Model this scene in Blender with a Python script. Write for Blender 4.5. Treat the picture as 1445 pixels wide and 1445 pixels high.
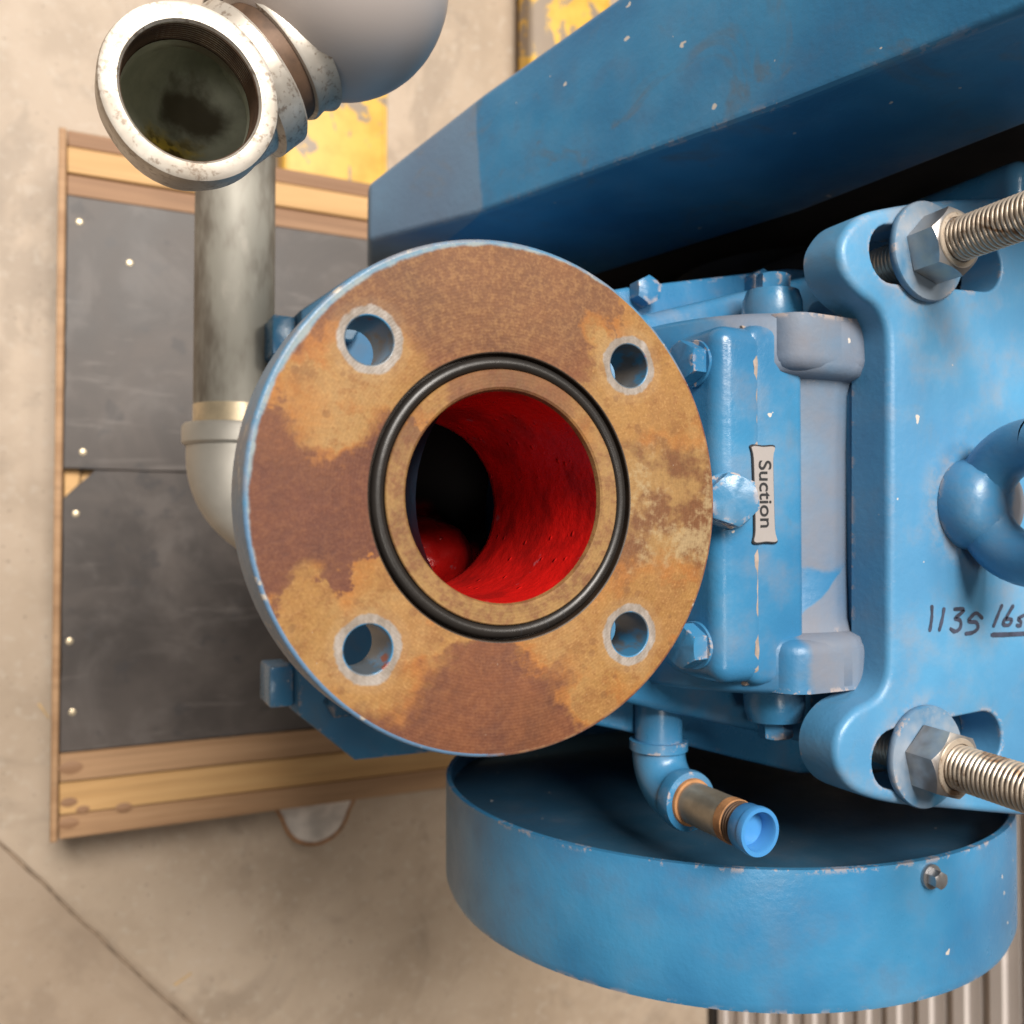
import bpy, bmesh, math, random
from mathutils import Vector, Matrix, Quaternion, noise as mnoise
from mathutils.geometry import delaunay_2d_cdt
PI = math.pi; R = math.radians
sc = bpy.context.scene
for o in list(bpy.data.objects): bpy.data.objects.remove(o)
COL = sc.collection

# ------------------------------------------------------------------ camera
# origin = centre of the suction flange face, z up, floor at z = FLOOR
FLOOR = -1.23
FPX, CPX = 1250.0, 722.5
CAM = Vector((-.1433, -.0132, .2978))
VIEW = Vector((.437, .023, -.899)).normalized()
UP = Vector((-.0112, 1, .0205)); UP = (UP - VIEW * UP.dot(VIEW)).normalized()
RIGHT = VIEW.cross(UP)
cd = bpy.data.cameras.new('camera'); cam = bpy.data.objects.new('camera', cd); COL.objects.link(cam)
cam.matrix_world = Matrix.Translation(CAM) @ Matrix((RIGHT, UP, -VIEW)).transposed().to_4x4()
cd.sensor_width = 36; cd.lens = 36 * FPX / 1445; cd.clip_start = .01; cd.clip_end = 60
cd.dof.use_dof = True; cd.dof.focus_distance = .40; cd.dof.aperture_fstop = 10
sc.camera = cam
sc.cycles.max_bounces = 6; sc.cycles.diffuse_bounces = 3; sc.cycles.glossy_bounces = 3

# ------------------------------------------------------------------ light
w = bpy.data.worlds.new('World'); sc.world = w; w.use_nodes = True
bg = w.node_tree.nodes['Background']; bg.inputs[0].default_value = (1, .93, .86, 1); bg.inputs[1].default_value = .06
def area(name, loc, target, sx, sy, power, col):
    l = bpy.data.lights.new(name, 'AREA'); l.shape = 'RECTANGLE'; l.size = sx; l.size_y = sy; l.energy = power; l.color = col
    o = bpy.data.objects.new(name, l); COL.objects.link(o); o.location = loc
    o.rotation_euler = (Vector(target) - Vector(loc)).to_track_quat('-Z', 'Y').to_euler(); return o
area('doorway_daylight', (-.5, 3.5, 6.0), (.1, 0, -.1), 3.0, 2.4, 900, (1, .94, .87))
area('overhead_fill', (-1.6, -1.2, 5.0), (.1, -.1, -.3), 1.0, 1.0, 45, (1, .93, .84))  # added soft fill from overhead
area('overhead_fill', (1.7, 1.7, 5.2), (.1, -.1, -.3), 1.0, 1.0, 110, (1, .93, .84))  # lamp added to brighten the red deep inside the bore
vs = sc.view_settings; vs.view_transform = 'Standard'; vs.look = 'None'; vs.exposure = 0; vs.gamma = 1; vs.use_curve_mapping = False

# ------------------------------------------------------------------ pixel helper (2D photo point -> 3D point at a known depth)
def at(px, py, **k):
    r = VIEW + RIGHT * ((px - CPX) / FPX) + UP * ((CPX - py) / FPX)
    (ax, v), = k.items(); i = 'xyz'.index(ax)
    return CAM + r * ((v - CAM[i]) / r[i])
def xy(px, py, z): p = at(px, py, z=z); return (p.x, p.y)

# ------------------------------------------------------------------ node helper
class S:
    def __init__(s, nt, sock): s.nt = nt; s.k = sock
    def m(s, op, *a):
        n = s.nt.nodes.new('ShaderNodeMath'); n.operation = op
        for i, v in enumerate((s,) + a):
            if isinstance(v, S): s.nt.links.new(v.k, n.inputs[i])
            else: n.inputs[i].default_value = v
        return S(s.nt, n.outputs[0])
    def __add__(s, o): return s.m('ADD', o)
    __radd__ = __add__
    def __sub__(s, o): return s.m('SUBTRACT', o)
    def __rsub__(s, o): return (s * -1) + o
    def __mul__(s, o): return s.m('MULTIPLY', o)
    __rmul__ = __mul__
    def __truediv__(s, o): return s.m('DIVIDE', o)
    def mn(s, o): return s.m('MINIMUM', o)
    def mx(s, o): return s.m('MAXIMUM', o)
    def sq(s): return s * s
    def step(s, a, b):
        n = s.nt.nodes.new('ShaderNodeMapRange'); n.interpolation_type = 'SMOOTHSTEP'; n.clamp = True
        s.nt.links.new(s.k, n.inputs[0]); n.inputs[1].default_value = a; n.inputs[2].default_value = b
        return S(s.nt, n.outputs[0])
class Mat:
    def __init__(s, name):
        s.m = bpy.data.materials.new(name); s.m.use_nodes = True; s.nt = s.m.node_tree
        s.b = s.nt.nodes['Principled BSDF']
        s.tc = s.nt.nodes.new('ShaderNodeTexCoord').outputs['Object']
        sp = s.nt.nodes.new('ShaderNodeSeparateXYZ'); s.nt.links.new(s.tc, sp.inputs[0])
        s.x, s.y, s.z = (S(s.nt, sp.outputs[i]) for i in range(3))
        s.geo = s.nt.nodes.new('ShaderNodeNewGeometry')
        sn = s.nt.nodes.new('ShaderNodeSeparateXYZ'); s.nt.links.new(s.geo.outputs['Normal'], sn.inputs[0])
        s.nz = S(s.nt, sn.outputs[2]); s.ny = S(s.nt, sn.outputs[1])
    def noise(s, scale, detail=3, rough=.55, dist=0, sx=(1, 1, 1), off=(0, 0, 0)):
        mp = s.nt.nodes.new('ShaderNodeMapping'); s.nt.links.new(s.tc, mp.inputs[0]); mp.inputs['Scale'].default_value = sx; mp.inputs['Location'].default_value = off
        n = s.nt.nodes.new('ShaderNodeTexNoise'); s.nt.links.new(mp.outputs[0], n.inputs['Vector'])
        n.inputs['Scale'].default_value = scale; n.inputs['Detail'].default_value = min(detail, 4); n.inputs['Roughness'].default_value = rough; n.inputs['Distortion'].default_value = dist
        return S(s.nt, n.outputs[0])
    def voro(s, scale, rnd=1):
        n = s.nt.nodes.new('ShaderNodeTexVoronoi'); s.nt.links.new(s.tc, n.inputs['Vector']); n.inputs['Scale'].default_value = scale; n.inputs['Randomness'].default_value = rnd
        sp = s.nt.nodes.new('ShaderNodeSeparateColor'); s.nt.links.new(n.outputs['Color'], sp.inputs[0])
        return S(s.nt, n.outputs['Distance']), S(s.nt, sp.outputs[0])
    def wave(s, scale, direction='X', dist=2, ds=1):
        n = s.nt.nodes.new('ShaderNodeTexWave'); s.nt.links.new(s.tc, n.inputs['Vector']); n.bands_direction = direction
        n.inputs['Scale'].default_value = scale; n.inputs['Distortion'].default_value = dist; n.inputs['Detail'].default_value = 3; n.inputs['Detail Scale'].default_value = ds
        return S(s.nt, n.outputs['Fac'])
    def mix(s, f, a, b):
        n = s.nt.nodes.new('ShaderNodeMix'); n.data_type = 'RGBA'
        for v, k in ((f, 0), (a, 6), (b, 7)):
            if isinstance(v, S): s.nt.links.new(v.k, n.inputs[k])
            elif k == 0: n.inputs[k].default_value = v
            else: n.inputs[k].default_value = (*v, 1)
        return S(s.nt, n.outputs[2])
    def scale(s, c, f):
        n = s.nt.nodes.new('ShaderNodeVectorMath'); n.operation = 'SCALE'; s.nt.links.new(c.k, n.inputs[0]); s.nt.links.new(f.k, n.inputs['Scale']); return S(s.nt, n.outputs[0])
    def edge(s, rad=.003):
        n = s.nt.nodes.new('ShaderNodeBevel'); n.samples = 4; n.inputs['Radius'].default_value = rad
        d = s.nt.nodes.new('ShaderNodeVectorMath'); d.operation = 'DOT_PRODUCT'
        s.nt.links.new(n.outputs[0], d.inputs[0]); s.nt.links.new(s.geo.outputs['Normal'], d.inputs[1])
        return 1 - S(s.nt, d.outputs['Value'])
    def set(s, name, v):
        i = s.b.inputs[name]
        if isinstance(v, S): s.nt.links.new(v.k, i)
        elif isinstance(v, tuple): i.default_value = (*v, 1)
        else: i.default_value = v
        return s
    def bump(s, h, strength=.3, dist=.001):
        n = s.nt.nodes.new('ShaderNodeBump'); n.inputs['Strength'].default_value = strength; n.inputs['Distance'].default_value = dist
        s.nt.links.new(h.k, n.inputs['Height']); s.nt.links.new(n.outputs[0], s.b.inputs['Normal']); return s

def blue_paint(name, dust=.25, chips=.5, dark=1.0, edge=True, rough=.36, dustcol=(.34, .29, .26), extra=None, grime=.3, pale=.08):
    m = Mat(name)
    n1 = m.noise(9, 3); n2 = m.noise(38, 4, .6)
    c = m.mix(n1.step(.35, .68), (.018 * dark, .140 * dark, .300 * dark), (.038 * dark, .214 * dark, .405 * dark))
    c = m.mix(n2.step(.5, .75) * .35, c, (.018 * dark, .105 * dark, .225 * dark))
    c = m.mix(m.noise(17, 4, .65, 1, off=(3, 8, 2)).step(.56, .72) * grime, c, (.10 * dark, .125 * dark, .15 * dark))
    c = m.mix(pale, c, (.17, .31, .42))
    d = (n2 * .55 + n1 * .5).step(.48, .72) * (m.nz * .5 + .5) * dust
    if extra: d = d.mx(extra(m))
    c = m.mix(d, c, dustcol)
    # scuffs and small chips to primer
    chip = m.noise(95, 2, .5, off=(2, 1, 5)).step(.775 - .035 * chips, .782 - .035 * chips)
    c = m.mix(chip * (1 if chips else 0), c, (.55, .50, .45))
    if edge:
        e = m.edge(.005).step(.02, .08) * (m.noise(75, 4, .75)).step(.535, .58)
        c = m.mix(e * .85, c, (.50, .38, .31))
    m.set('Base Color', c).set('Roughness', n2 * .28 + (rough - .10) + d * .35).set('Specular IOR Level', .5)
    m.bump(m.noise(240, 3, .6) * .8 + m.noise(46, 3), .19, .0014)
    return m.m
def dirt(m):
    d = None
    for px, py, r0, r1, a in ((1367, 712, .020, .044, .55), (1303, 357, .024, .042, .55), (1301, 1066, .024, .040, .40), (1262, 1150, .0, .03, .3)):
        c = at(px, py, z=-.03); v = ((m.x - c.x).sq() + (m.y - c.y).sq()).m('SQRT').step(r1, r0) * a; d = v if d is None else d.mx(v)
    return d * m.noise(55, 4, .7).step(.42, .62)
def plain(name, col, rough=.5, metal=0., var=.25, scale=30, bump=.1, col2=None):
    m = Mat(name); n = m.noise(scale, 5)
    m.set('Base Color', m.mix(n.step(.35, .7), col, col2 or tuple(v * (1 - var) for v in col))).set('Roughness', n * .2 + rough - .1).set('Metallic', metal)
    if bump: m.bump(m.noise(scale * 6, 3), bump, .0006)
    return m.m
M = {}
M['blue'] = blue_paint('blue_paint', rough=.25)
M['blue_plate'] = blue_paint('blue_paint_plate', dust=.34, chips=.8, dark=1.38, rough=.36, pale=.32, extra=lambda m: dirt(m))
M['blue_eye'] = blue_paint('blue_paint_eyebolt', dust=.5, chips=1.2, dark=1.25, pale=.2, rough=.28, dustcol=(.38, .32, .29), extra=lambda m: (m.x + (m.noise(45, 4) - .5) * .03).step(.297, .305) * (m.y + (m.noise(60, 4) - .5) * .02).step(-.022, -.016) * (m.y * -1 + (m.noise(60, 4) - .5) * .02).step(-.030, -.024) * .75)
M['washer'] = blue_paint('grey_blue_washer', dust=1.0, chips=.4, dark=.9, rough=.33, dustcol=(.27, .30, .34), extra=lambda m: m.noise(30, 3).step(.35, .6) * .75)
M['blue_smooth'] = blue_paint('blue_paint_sheet', dust=.12, chips=.9, rough=.27, dark=1.12, grime=.15)
M['blue_guard'] = blue_paint('blue_paint_guard', dust=.12, chips=.8, rough=.33, dark=1.0, grime=.6, extra=lambda m: (m.x + (m.noise(20, 4) - .5) * .004).step(.1185, .1165) * .35)
M['blue_dark'] = blue_paint('blue_paint_dark', dust=.2, chips=.2, dark=.6)
M['blue_low'] = blue_paint('blue_paint_lower', dust=.25, chips=.4, dark=.95, rough=.6)
M['blue_inner'] = blue_paint('shaded_blue_inside', dust=.15, chips=.3, dark=.32, rough=.4)  # darkened blue stands in for shade on the drum end
M['blue_dusty'] = blue_paint('blue_paint_dusty', dust=.3, chips=.3, dustcol=(.195, .175, .18),
    extra=lambda m: ((m.x + m.noise(22, 4) * .022 + m.y.sq() * 3.2).step(.200, .209) * (m.y + m.noise(45, 5) * .016).step(-.027, -.022)).mx(
        ((m.x - .19) * .82 - .0715 - m.y + m.noise(40, 5) * .010).step(.0, .002) * (m.x + m.noise(30, 4) * .02).step(.204, .210)) * (m.noise(24, 4) * 1.1 + .10))
M['red'] = None
def red():
    m = Mat('red_enamel'); n = m.noise(40, 5); b = m.noise(130, 4, .6)
    vd, vc = m.voro(160)
    c = m.mix(n.step(.4, .65), (.60, .010, .008), (.34, .007, .006))
    c = m.mix((m.noise(70, 4, off=(3, 1, 0)).step(.66, .70)) * .5, c, (.35, .16, .19))
    m.set('Base Color', c).set('Roughness', n * .2 + .2).bump(b + (vd.step(.25, .0) * vc.step(.6, .62)) * 1.2, .7, .0012); return m.m
M['red'] = red()
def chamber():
    m = Mat('lit_and_shaded_chamber'); n = m.noise(45, 4)
    f = (m.x * -1.1 - m.y + (n - .5) * .03).step(-.062, -.045) * (m.y + (n - .5) * .02).step(.010, -.006)  # red for the lit corner, black for shade, both put into the colour
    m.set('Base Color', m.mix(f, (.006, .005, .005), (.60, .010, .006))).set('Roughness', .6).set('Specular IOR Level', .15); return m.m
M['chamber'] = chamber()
M['rubber'] = plain('black_rubber', (.020, .017, .015), .36, 0, .3, 60)
M['steel'] = plain('zinc_steel', (.60, .50, .40), .32, .9, .35, 45)
M['thread'] = None
def thread():
    m = Mat('stained_stud_steel'); n = m.noise(55, 6, .65, 1); f = m.noise(260, 4)
    c = m.mix(n.step(.52, .70), (.66, .56, .45), (.23, .13, .07)); c = m.mix(f.step(.6, .75) * .6, c, (.30, .20, .12))
    m.set('Base Color', c).set('Metallic', .6).set('Roughness', n * .3 + .22); return m.m
M['thread'] = thread()
def nutm():
    m = Mat('dull_nut_steel'); n = m.noise(60, 5); 
    c = m.mix(n.step(.45, .7), (.44, .44, .45), (.58, .52, .45)); c = m.mix(m.noise(24, 4, off=(1, 4, 2)).step(.56, .7) * .6, c, (.18, .12, .08))
    m.set('Base Color', c).set('Metallic', .8).set('Roughness', n * .25 + .25); return m.m
M['nut'] = nutm()
def galv():
    m = Mat('galvanised_iron'); n = m.noise(22, 6, .65); f = m.noise(120, 5)
    c = m.mix(n.step(.36, .66), (.66, .61, .54), (.42, .37, .31)); c = m.mix((f * .5 + m.noise(420, 3) * .6).step(.56, .70) * .7, c, (.20, .14, .10))
    m.set('Base Color', c).set('Metallic', .55).set('Roughness', n * .3 + .3).bump(f, .15, .0008); return m.m
M['galv'] = galv()
def galvpipe():
    m = Mat('stained_pipe_zinc'); n = m.noise(11, 6, .65, sx=(2.2, .8, 2.2)); f = m.noise(70, 5, sx=(1, .4, 1)); 
    c = m.mix(n.step(.38, .62), (.36, .34, .29), (.17, .145, .115)); c = m.mix(f.step(.6, .75) * .5, c, (.5, .46, .4))
    m.set('Base Color', c).set('Metallic', .15).set('Roughness', n * .3 + .42); return m.m
M['galvpipe'] = galvpipe()
M['fitting'] = plain('cast_fitting_zinc', (.56, .53, .47), .5, .35, .25, 18)
def elbow_in():
    m = Mat('elbow_inside'); n = m.noise(45, 6, .65); dx = m.x + .101; dy = m.y - .168
    d = (dx.sq() + dy.sq()).m('SQRT') + n * .02
    c = m.mix(n.step(.3, .7), (.40, .41, .33), (.27, .28, .22))
    st = (((m.x + .1035).sq() + (m.y - .178).sq()).m('SQRT') + n * .03).step(.031, .021)
    c = m.mix(st, c, (.55, .39, .06)); c = m.mix(st * (m.noise(150, 4)).step(.46, .6) * .85, c, (.05, .035, .015))
    st2 = (((m.x + .094).sq() + (m.y - .202).sq()).m('SQRT') + m.noise(60, 5, off=(2, 2, 2)) * .03).step(.037, .024)
    c = m.mix(st2 * .9, c, (.05, .036, .02))
    m.set('Base Color', c).set('Roughness', .45).bump(n, .2, .001); return m.m
M['elbow_in'] = elbow_in()
M['rustthread'] = plain('rusty_thread', (.13, .075, .045), .6, .3, .5, 70)
M['vessel'] = plain('brushed_aluminium', (.50, .44, .41), .45, .2, .12, 5, .03)
M['rust'] = plain('light_rust', (.42, .20, .08), .8, 0, .5, 90, .3)
M['bare'] = plain('bare_pipe_steel', (.42, .36, .27), .38, .6, .35, 60)
M['cap'] = plain('blue_plastic', (.06, .25, .55), .3, 0, .1, 20, .0); 
M['cap'].node_tree.nodes['Principled BSDF'].inputs['Subsurface Weight'].default_value = .1
M['cap'].node_tree.nodes['Principled BSDF'].inputs['Subsurface Radius'].default_value = (.003, .004, .008)
M['label'] = plain('silver_label', (.47, .43, .41), .38, .35, .1, 40, .02)
M['ink'] = plain('black_ink', (.02, .02, .022), .5, 0, .2, 40, 0)
M['marker'] = plain('marker_ink', (.05, .06, .10), .6, 0, .5, 160, 0)
M['grime'] = plain('groove_grime', (.035, .022, .014), .5, 0, .5, 120)
M['joint'] = plain('joint_dirt', (.34, .255, .18), .9, 0, .4, 60)
M['gasket'] = plain('chipped_gasket', (.36, .29, .245), .8, 0, .4, 90, .4)

def flange_mat():
    m = Mat('rusted_flange_face')
    Z = 0.
    n1 = m.noise(34, 6, .62); n2 = m.noise(34, 6, .62, off=(7, 3, 1)); nf = m.noise(330, 4, .7); nm = m.noise(110, 5, .65)
    nw = m.noise(110, 5, .65, off=(5, 5, 2)); wx = m.x + (n1 - .5) * .034 + (nm - .5) * .020 + (nf - .5) * .005; wy = m.y + (n2 - .5) * .034 + (nw - .5) * .020
    def blob(px, py, rpx, rpy=None):
        c = at(px, py, z=Z); e = at(px + rpx, py, z=Z); g = at(px, py - (rpy or rpx), z=Z)
        return (((wx - c.x) / abs(e.x - c.x)).sq() + ((wy - c.y) / abs(g.y - c.y)).sq()).m('SQRT')
    och = None
    for b in ((520, 520, 75, 70), (435, 545, 58, 58), (575, 560, 50, 50), (470, 600, 65, 40), (515, 925, 98, 92), (435, 905, 66, 80), (560, 845, 75, 62), (600, 885, 60, 42), (546, 735, 17, 62),
              (885, 905, 95, 95), (795, 885, 70, 42), (935, 850, 75, 60), (845, 985, 42, 48), (930, 455, 55, 80), (880, 575, 75, 60), (955, 560, 55, 75), (852, 515, 24, 60), (700, 880, 90, 14)):
        v = blob(*b); och = v if och is None else och.mn(v)
    land = (m.x.sq() + m.y.sq()).m('SQRT')
    cr = m.noise(17, 2, off=(9, 1, 7)).step(.48, .64); ochre = och.step(1.05, .95) * cr + och.step(1.34, .72) * (1 - cr)
    soft = och.step(1.5, .95)
    ng = m.noise(850, 3, .6); nb = m.noise(19, 4, .6, .5, off=(1, 6, 3))
    brown = m.mix(n1.step(.36, .64), (.175, .060, .025), (.112, .040, .023))
    lefty = m.x.step(-.025, -.06)
    brown = m.mix(lefty * .6, brown, (.125, .042, .026))
    topm = blob(690, 400, 260, 125).step(1.25, .5)
    brown = m.mix(topm * .65, brown, (.200, .092, .038))
    brown = m.mix((nf * .55 + ng * .35 + nm * .2).step(.50, .66) * (topm * .32 + .10), brown, (.30, .165, .066))
    brown = m.mix(nb.step(.52, .70) * .35, brown, (.185, .072, .028))
    brown = m.mix((nm * .7 + n2 * .5).step(.70, .80) * .6 * soft, brown, (.34, .105, .020))
    rightm = blob(945, 700, 105, 190).step(1.25, .65)
    mott = m.mix(m.noise(48, 4, .65, off=(2, 9, 4)).step(.42, .60), (.165, .068, .026), (.31, .175, .062))
    mott = m.mix((n2 * .7 + nf * .35).step(.50, .62) * .8, mott, (.33, .24, .125))
    brown = m.mix(rightm, brown, mott)
    oc = m.mix(n2.step(.35, .65), (.35, .178, .050), (.275, .135, .042))
    oc = m.mix(nb.step(.45, .65) * .6, oc, (.37, .225, .090))
    oc = m.mix((nm * .6 + nf * .45).step(.50, .62) * .7, oc, (.215, .092, .027))
    oc = m.mix((ng * .6 + nf * .4).step(.50, .68) * .45, oc, (.40, .24, .095))
    oc = m.mix(och.step(.55, .95) * n1.step(.42, .58) * .7, oc, (.36, .125, .022))
    oc = m.mix(blob(400, 580, 60, 60).step(1.2, .3) * .4, oc, (.40, .14, .022))
    c = m.mix(ochre, brown, oc)
    vd, vc = m.voro(190); c = m.mix(vd.step(.34, .27) * vc.step(.86, .87) * soft * .5, c, (.19, .085, .03))
    c = m.mix(vd.step(.05, .03) * vc.step(.55, .56).m('LESS_THAN', .5) * nf.step(.55, .6), c, (.45, .40, .34))
    lc = m.mix((nf * .5 + nm * .5).step(.42, .60), (.31, .175, .062), (.19, .085, .035))
    c = m.mix(land.step(.0500, .0495) * (1 - (m.y + (n1 - .5) * .05).step(.005, .035) * .7), c, lc)
    c = m.scale(c, ng * .45 + nf * .55 + n2 * .5 + .12)
    # bare machined spots round the bolt holes
    sp = None
    for sx in (-1, 1):
        for sy in (-1, 1):
            v = ((m.x - sx * .0537).sq() + (m.y - sy * .0537).sq()).m('SQRT'); sp = v if sp is None else sp.mn(v)
    spot = (sp + (nm - .5) * .0040 + (n1 - .5) * .003).step(.0126, .0116)
    bare = m.mix((m.noise(300, 3, .6, sx=(1, .15, 1)) * .6 + nm * .6).step(.35, .75), (.35, .31, .28), (.20, .165, .135))
    c = m.mix(spot, c, bare)
    halo = (sp + (nm - .5) * .006).step(.0168, .0135) * (1 - spot); c = m.mix(halo * .12, c, (.36, .27, .16))
    # blue paint creeping over the edge, upper-left half
    ang = m.y * .75 - m.x * .66
    edge = (land + (nm - .5) * .0030 + (n1 - .5) * .003 + ang * .030).step(.0953, .0966)
    c = m.mix(edge * .85, c, m.mix(nm.step(.4, .6), (.13, .26, .36), (.24, .31, .33)))
    m.set('Base Color', c).set('Roughness', .62 - spot * .22 + nf * .12).set('Metallic', 0.).set('Specular IOR Level', .35)
    rings = (land * 5200).m('SINE')
    m.bump(nf + nm * .5 + rings * .05, .40, .0007)
    return m.m
M['flange'] = flange_mat()
def rim_mat():
    m = Mat('flange_rim_paint'); n = m.noise(42, 6, .7, sx=(1, 1, .5)); f = m.noise(160, 4)
    side = (m.y * .8 - m.x * .35 + (n - .5) * .07).step(.010, .022)
    paint = m.mix(n.step(.4, .6), (.08, .19, .31), (.17, .19, .23))
    c = m.mix(side, m.mix(f.step(.4, .6), (.26, .135, .07), (.17, .07, .04)), paint)
    low = (m.y * -.7 - m.x * .7 + (n - .5) * .05).step(.066, .074)
    c = m.mix(low, c, (.10, .19, .31)); c = m.mix((f + n).step(1.14, 1.24), c, (.40, .36, .31))
    m.set('Base Color', c).set('Roughness', n * .3 + .25).bump(f + n, .5, .001); return m.m
M['rim'] = rim_mat()
def holewall():
    m = Mat('bolt_hole_wall'); n = m.noise(70, 5, .6, sx=(1, 1, .4))
    c = m.mix(n.step(.42, .52), (.045, .18, .33), (.10, .12, .14)); c = m.mix(m.noise(90, 4, off=(4, 2, 2), sx=(1, 1, .5)).step(.62, .68), c, (.22, .05, .03))
    m.set('Base Color', c).set('Roughness', .35).bump(n, .3, .001); return m.m
M['holewall'] = holewall()

def concrete():
    m = Mat('concrete_floor'); n = m.noise(2.2, 6, .6); n2 = m.noise(9, 6, .65); n3 = m.noise(60, 4)
    side = (m.x * .917 + m.y * .789 + .605 + (n2 - .5) * .02).step(.0, .012)
    c = m.mix(n.step(.34, .66), (.47, .375, .285), (.40, .31, .225)); c = m.mix(n2.step(.42, .68) * .6, c, (.34, .262, .19)); c = m.mix(m.noise(3.6, 4, .7, 1, off=(4, 4, 0)).step(.52, .64) * .45, c, (.25, .195, .145))
    c = m.mix(n3.step(.52, .75) * .45, c, (.50, .43, .35)); c = m.mix(m.noise(130, 2).step(.68, .72) * .6, c, (.16, .12, .09)); c = m.mix((1 - side) * .45, c, (.27, .195, .135))
    m.set('Base Color', c).set('Roughness', .62 - n * .15).bump(n2 + n3 * .5, .15, .003); return m.m
M['concrete'] = concrete()
def wood(name, a, b, k=(.12, .055, .025)):
    m = Mat(name); g = m.noise(14, 6, .65, .6, sx=(.12, 2.2, 1)); g2 = m.noise(60, 4, .6, sx=(.06, 2, 1)); l = m.noise(3, 3)
    c = m.mix(g.step(.35, .68), a, b); c = m.mix(g2.step(.5, .72) * .4, c, tuple(v * .62 for v in b)); c = m.mix(l.step(.55, .7) * .35, c, tuple(v * .7 for v in b))
    vd, vc = m.voro(7.5); c = m.mix((vd + g * .03).step(.10, .06) * vc.step(.66, .67), c, k)
    m.set('Base Color', c).set('Roughness', .65).bump(g2 + g, .25, .002); return m.m
M['wood_a'] = wood('pallet_wood_tan', (.46, .275, .145), (.35, .195, .095))
M['wood_b'] = wood('pallet_wood_yellow', (.64, .39, .165), (.53, .30, .115))
M['wood_c'] = wood('pallet_wood_brown', (.34, .19, .10), (.25, .13, .065))
def blackdeck():
    m = Mat('black_deck_coating'); n = m.noise(4, 6, .6, 1.2); n2 = m.noise(26, 6, .6); sw = m.noise(5, 5, .6, 3, off=(3, 3, 3))
    c = m.mix(n.step(.35, .7), (.040, .031, .027), (.090, .073, .064)); c = m.mix(n2.step(.6, .68) * .7, c, (.035, .030, .030)); c = m.mix(sw.step(.46, .72) * .35, c, (.15, .13, .12)); c = m.mix(m.noise(30, 4, .7, .4, sx=(.15, 1, 1)).step(.58, .70) * .35, c, (.19, .165, .15))
    m.set('Base Color', c).set('Roughness', .38 + n * .25).bump(n2, .1, .002); return m.m
M['deck'] = blackdeck()
def yellow():
    m = Mat('scuffed_yellow_paint'); n = m.noise(9, 6, .65, .8, sx=(1.5, 1, 1)); n2 = m.noise(30, 5)
    c = m.mix(n2.step(.35, .7), (.72, .44, .075), (.60, .35, .05)); c = m.mix((n + m.noise(28, 4) * .2).step(.655, .69) * .85, c, (.22, .19, .18))
    m.set('Base Color', c).set('Roughness', .5); return m.m
M['yellow'] = yellow()
M['worn'] = plain('worn_fork_steel', (.74, .67, .60), .5, .0, .35, 26)
M['slat'] = plain('pale_ribbed_metal', (.74, .67, .63), .5, 0, .1, 5, .02)
M['splinter'] = plain('splinter_wood', (.62, .42, .2), .7, 0, .2, 80)
M['nail'] = plain('bright_nail', (.75, .62, .42), .35, .5, .2, 90)
M['black'] = plain('dark_steel_and_shade', (.022, .018, .016), .6, 0, .4, 12)  # near black, also painted on for shade in the drive gap

# ------------------------------------------------------------------ mesh helpers
def finish(bm, name, mat, parent, mtx=None, ang=38, smooth=True, bake=True):
    me = bpy.data.meshes.new(name)
    if bake and mtx is not None: bm.transform(mtx); mtx = None
    bmesh.ops.recalc_face_normals(bm, faces=bm.faces)
    bm.to_mesh(me); bm.free()
    return link(me, name, mat, parent, mtx, ang, smooth)
def link(me, name, mat, parent, mtx=None, ang=38, smooth=True):
    if not me.materials:
        for k in (mat if isinstance(mat, (list, tuple)) else [mat]): me.materials.append(k)
        if smooth:
            for p in me.polygons: p.use_smooth = True
            me.set_sharp_from_angle(angle=R(ang))
    o = bpy.data.objects.new(name, me); COL.objects.link(o)
    mtx = mtx or Matrix.Identity(4)
    if parent:
        o.parent = parent; off = Vector((0, 0, 0)); p = parent
        while p: off += p.location if p.type == 'EMPTY' else Vector((0, 0, 0)); p = p.parent
        o.matrix_parent_inverse = Matrix.Translation(-off) if parent.type == 'EMPTY' else (Matrix.Identity(4) if parent.matrix_basis == Matrix.Identity(4) else parent.matrix_basis.inverted())
    o.matrix_basis = mtx
    return o
def thing(name, loc, label, cat, group=None):
    o = bpy.data.objects.new(name, None); COL.objects.link(o); o.location = loc; o.empty_display_size = .05
    tag(o, label, cat, group); return o
def tag(o, label, cat, group=None):
    o['label'] = label; o['category'] = cat
    if group: o['group'] = group
    return o
def frame(loc, zdir, xhint=(1, 0, 0)):
    z = Vector(zdir).normalized(); x = Vector(xhint); x = x - z * x.dot(z)
    if x.length < 1e-4: x = Vector((0, 1, 0)) - z * z.y
    x.normalize(); y = z.cross(x)
    return Matrix.Translation(Vector(loc)) @ Matrix((x, y, z)).transposed().to_4x4()
def lathe_bm(prof, seg=48, closed=False, wob=0, bm=None):
    bm = bm or bmesh.new(); rings = []
    for r, z in prof:
        if r < 1e-6: rings.append([bm.verts.new((0, 0, z))]); continue
        rings.append([bm.verts.new((r * (1 + wob * mnoise.noise((math.cos(2 * PI * i / seg) * 3, math.sin(2 * PI * i / seg) * 3, z * 9))) * math.cos(2 * PI * i / seg), r * math.sin(2 * PI * i / seg), z)) for i in range(seg)])
    if closed: rings.append(rings[0])
    for a, b in zip(rings, rings[1:]):
        for i in range(seg):
            j = (i + 1) % seg
            q = [a[i % len(a)], a[j % len(a)], b[j % len(b)], b[i % len(b)]]
            q = [v for k, v in enumerate(q) if v not in q[:k]]
            if len(q) > 2:
                try: bm.faces.new(q)
                except ValueError: pass
    return bm
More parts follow.
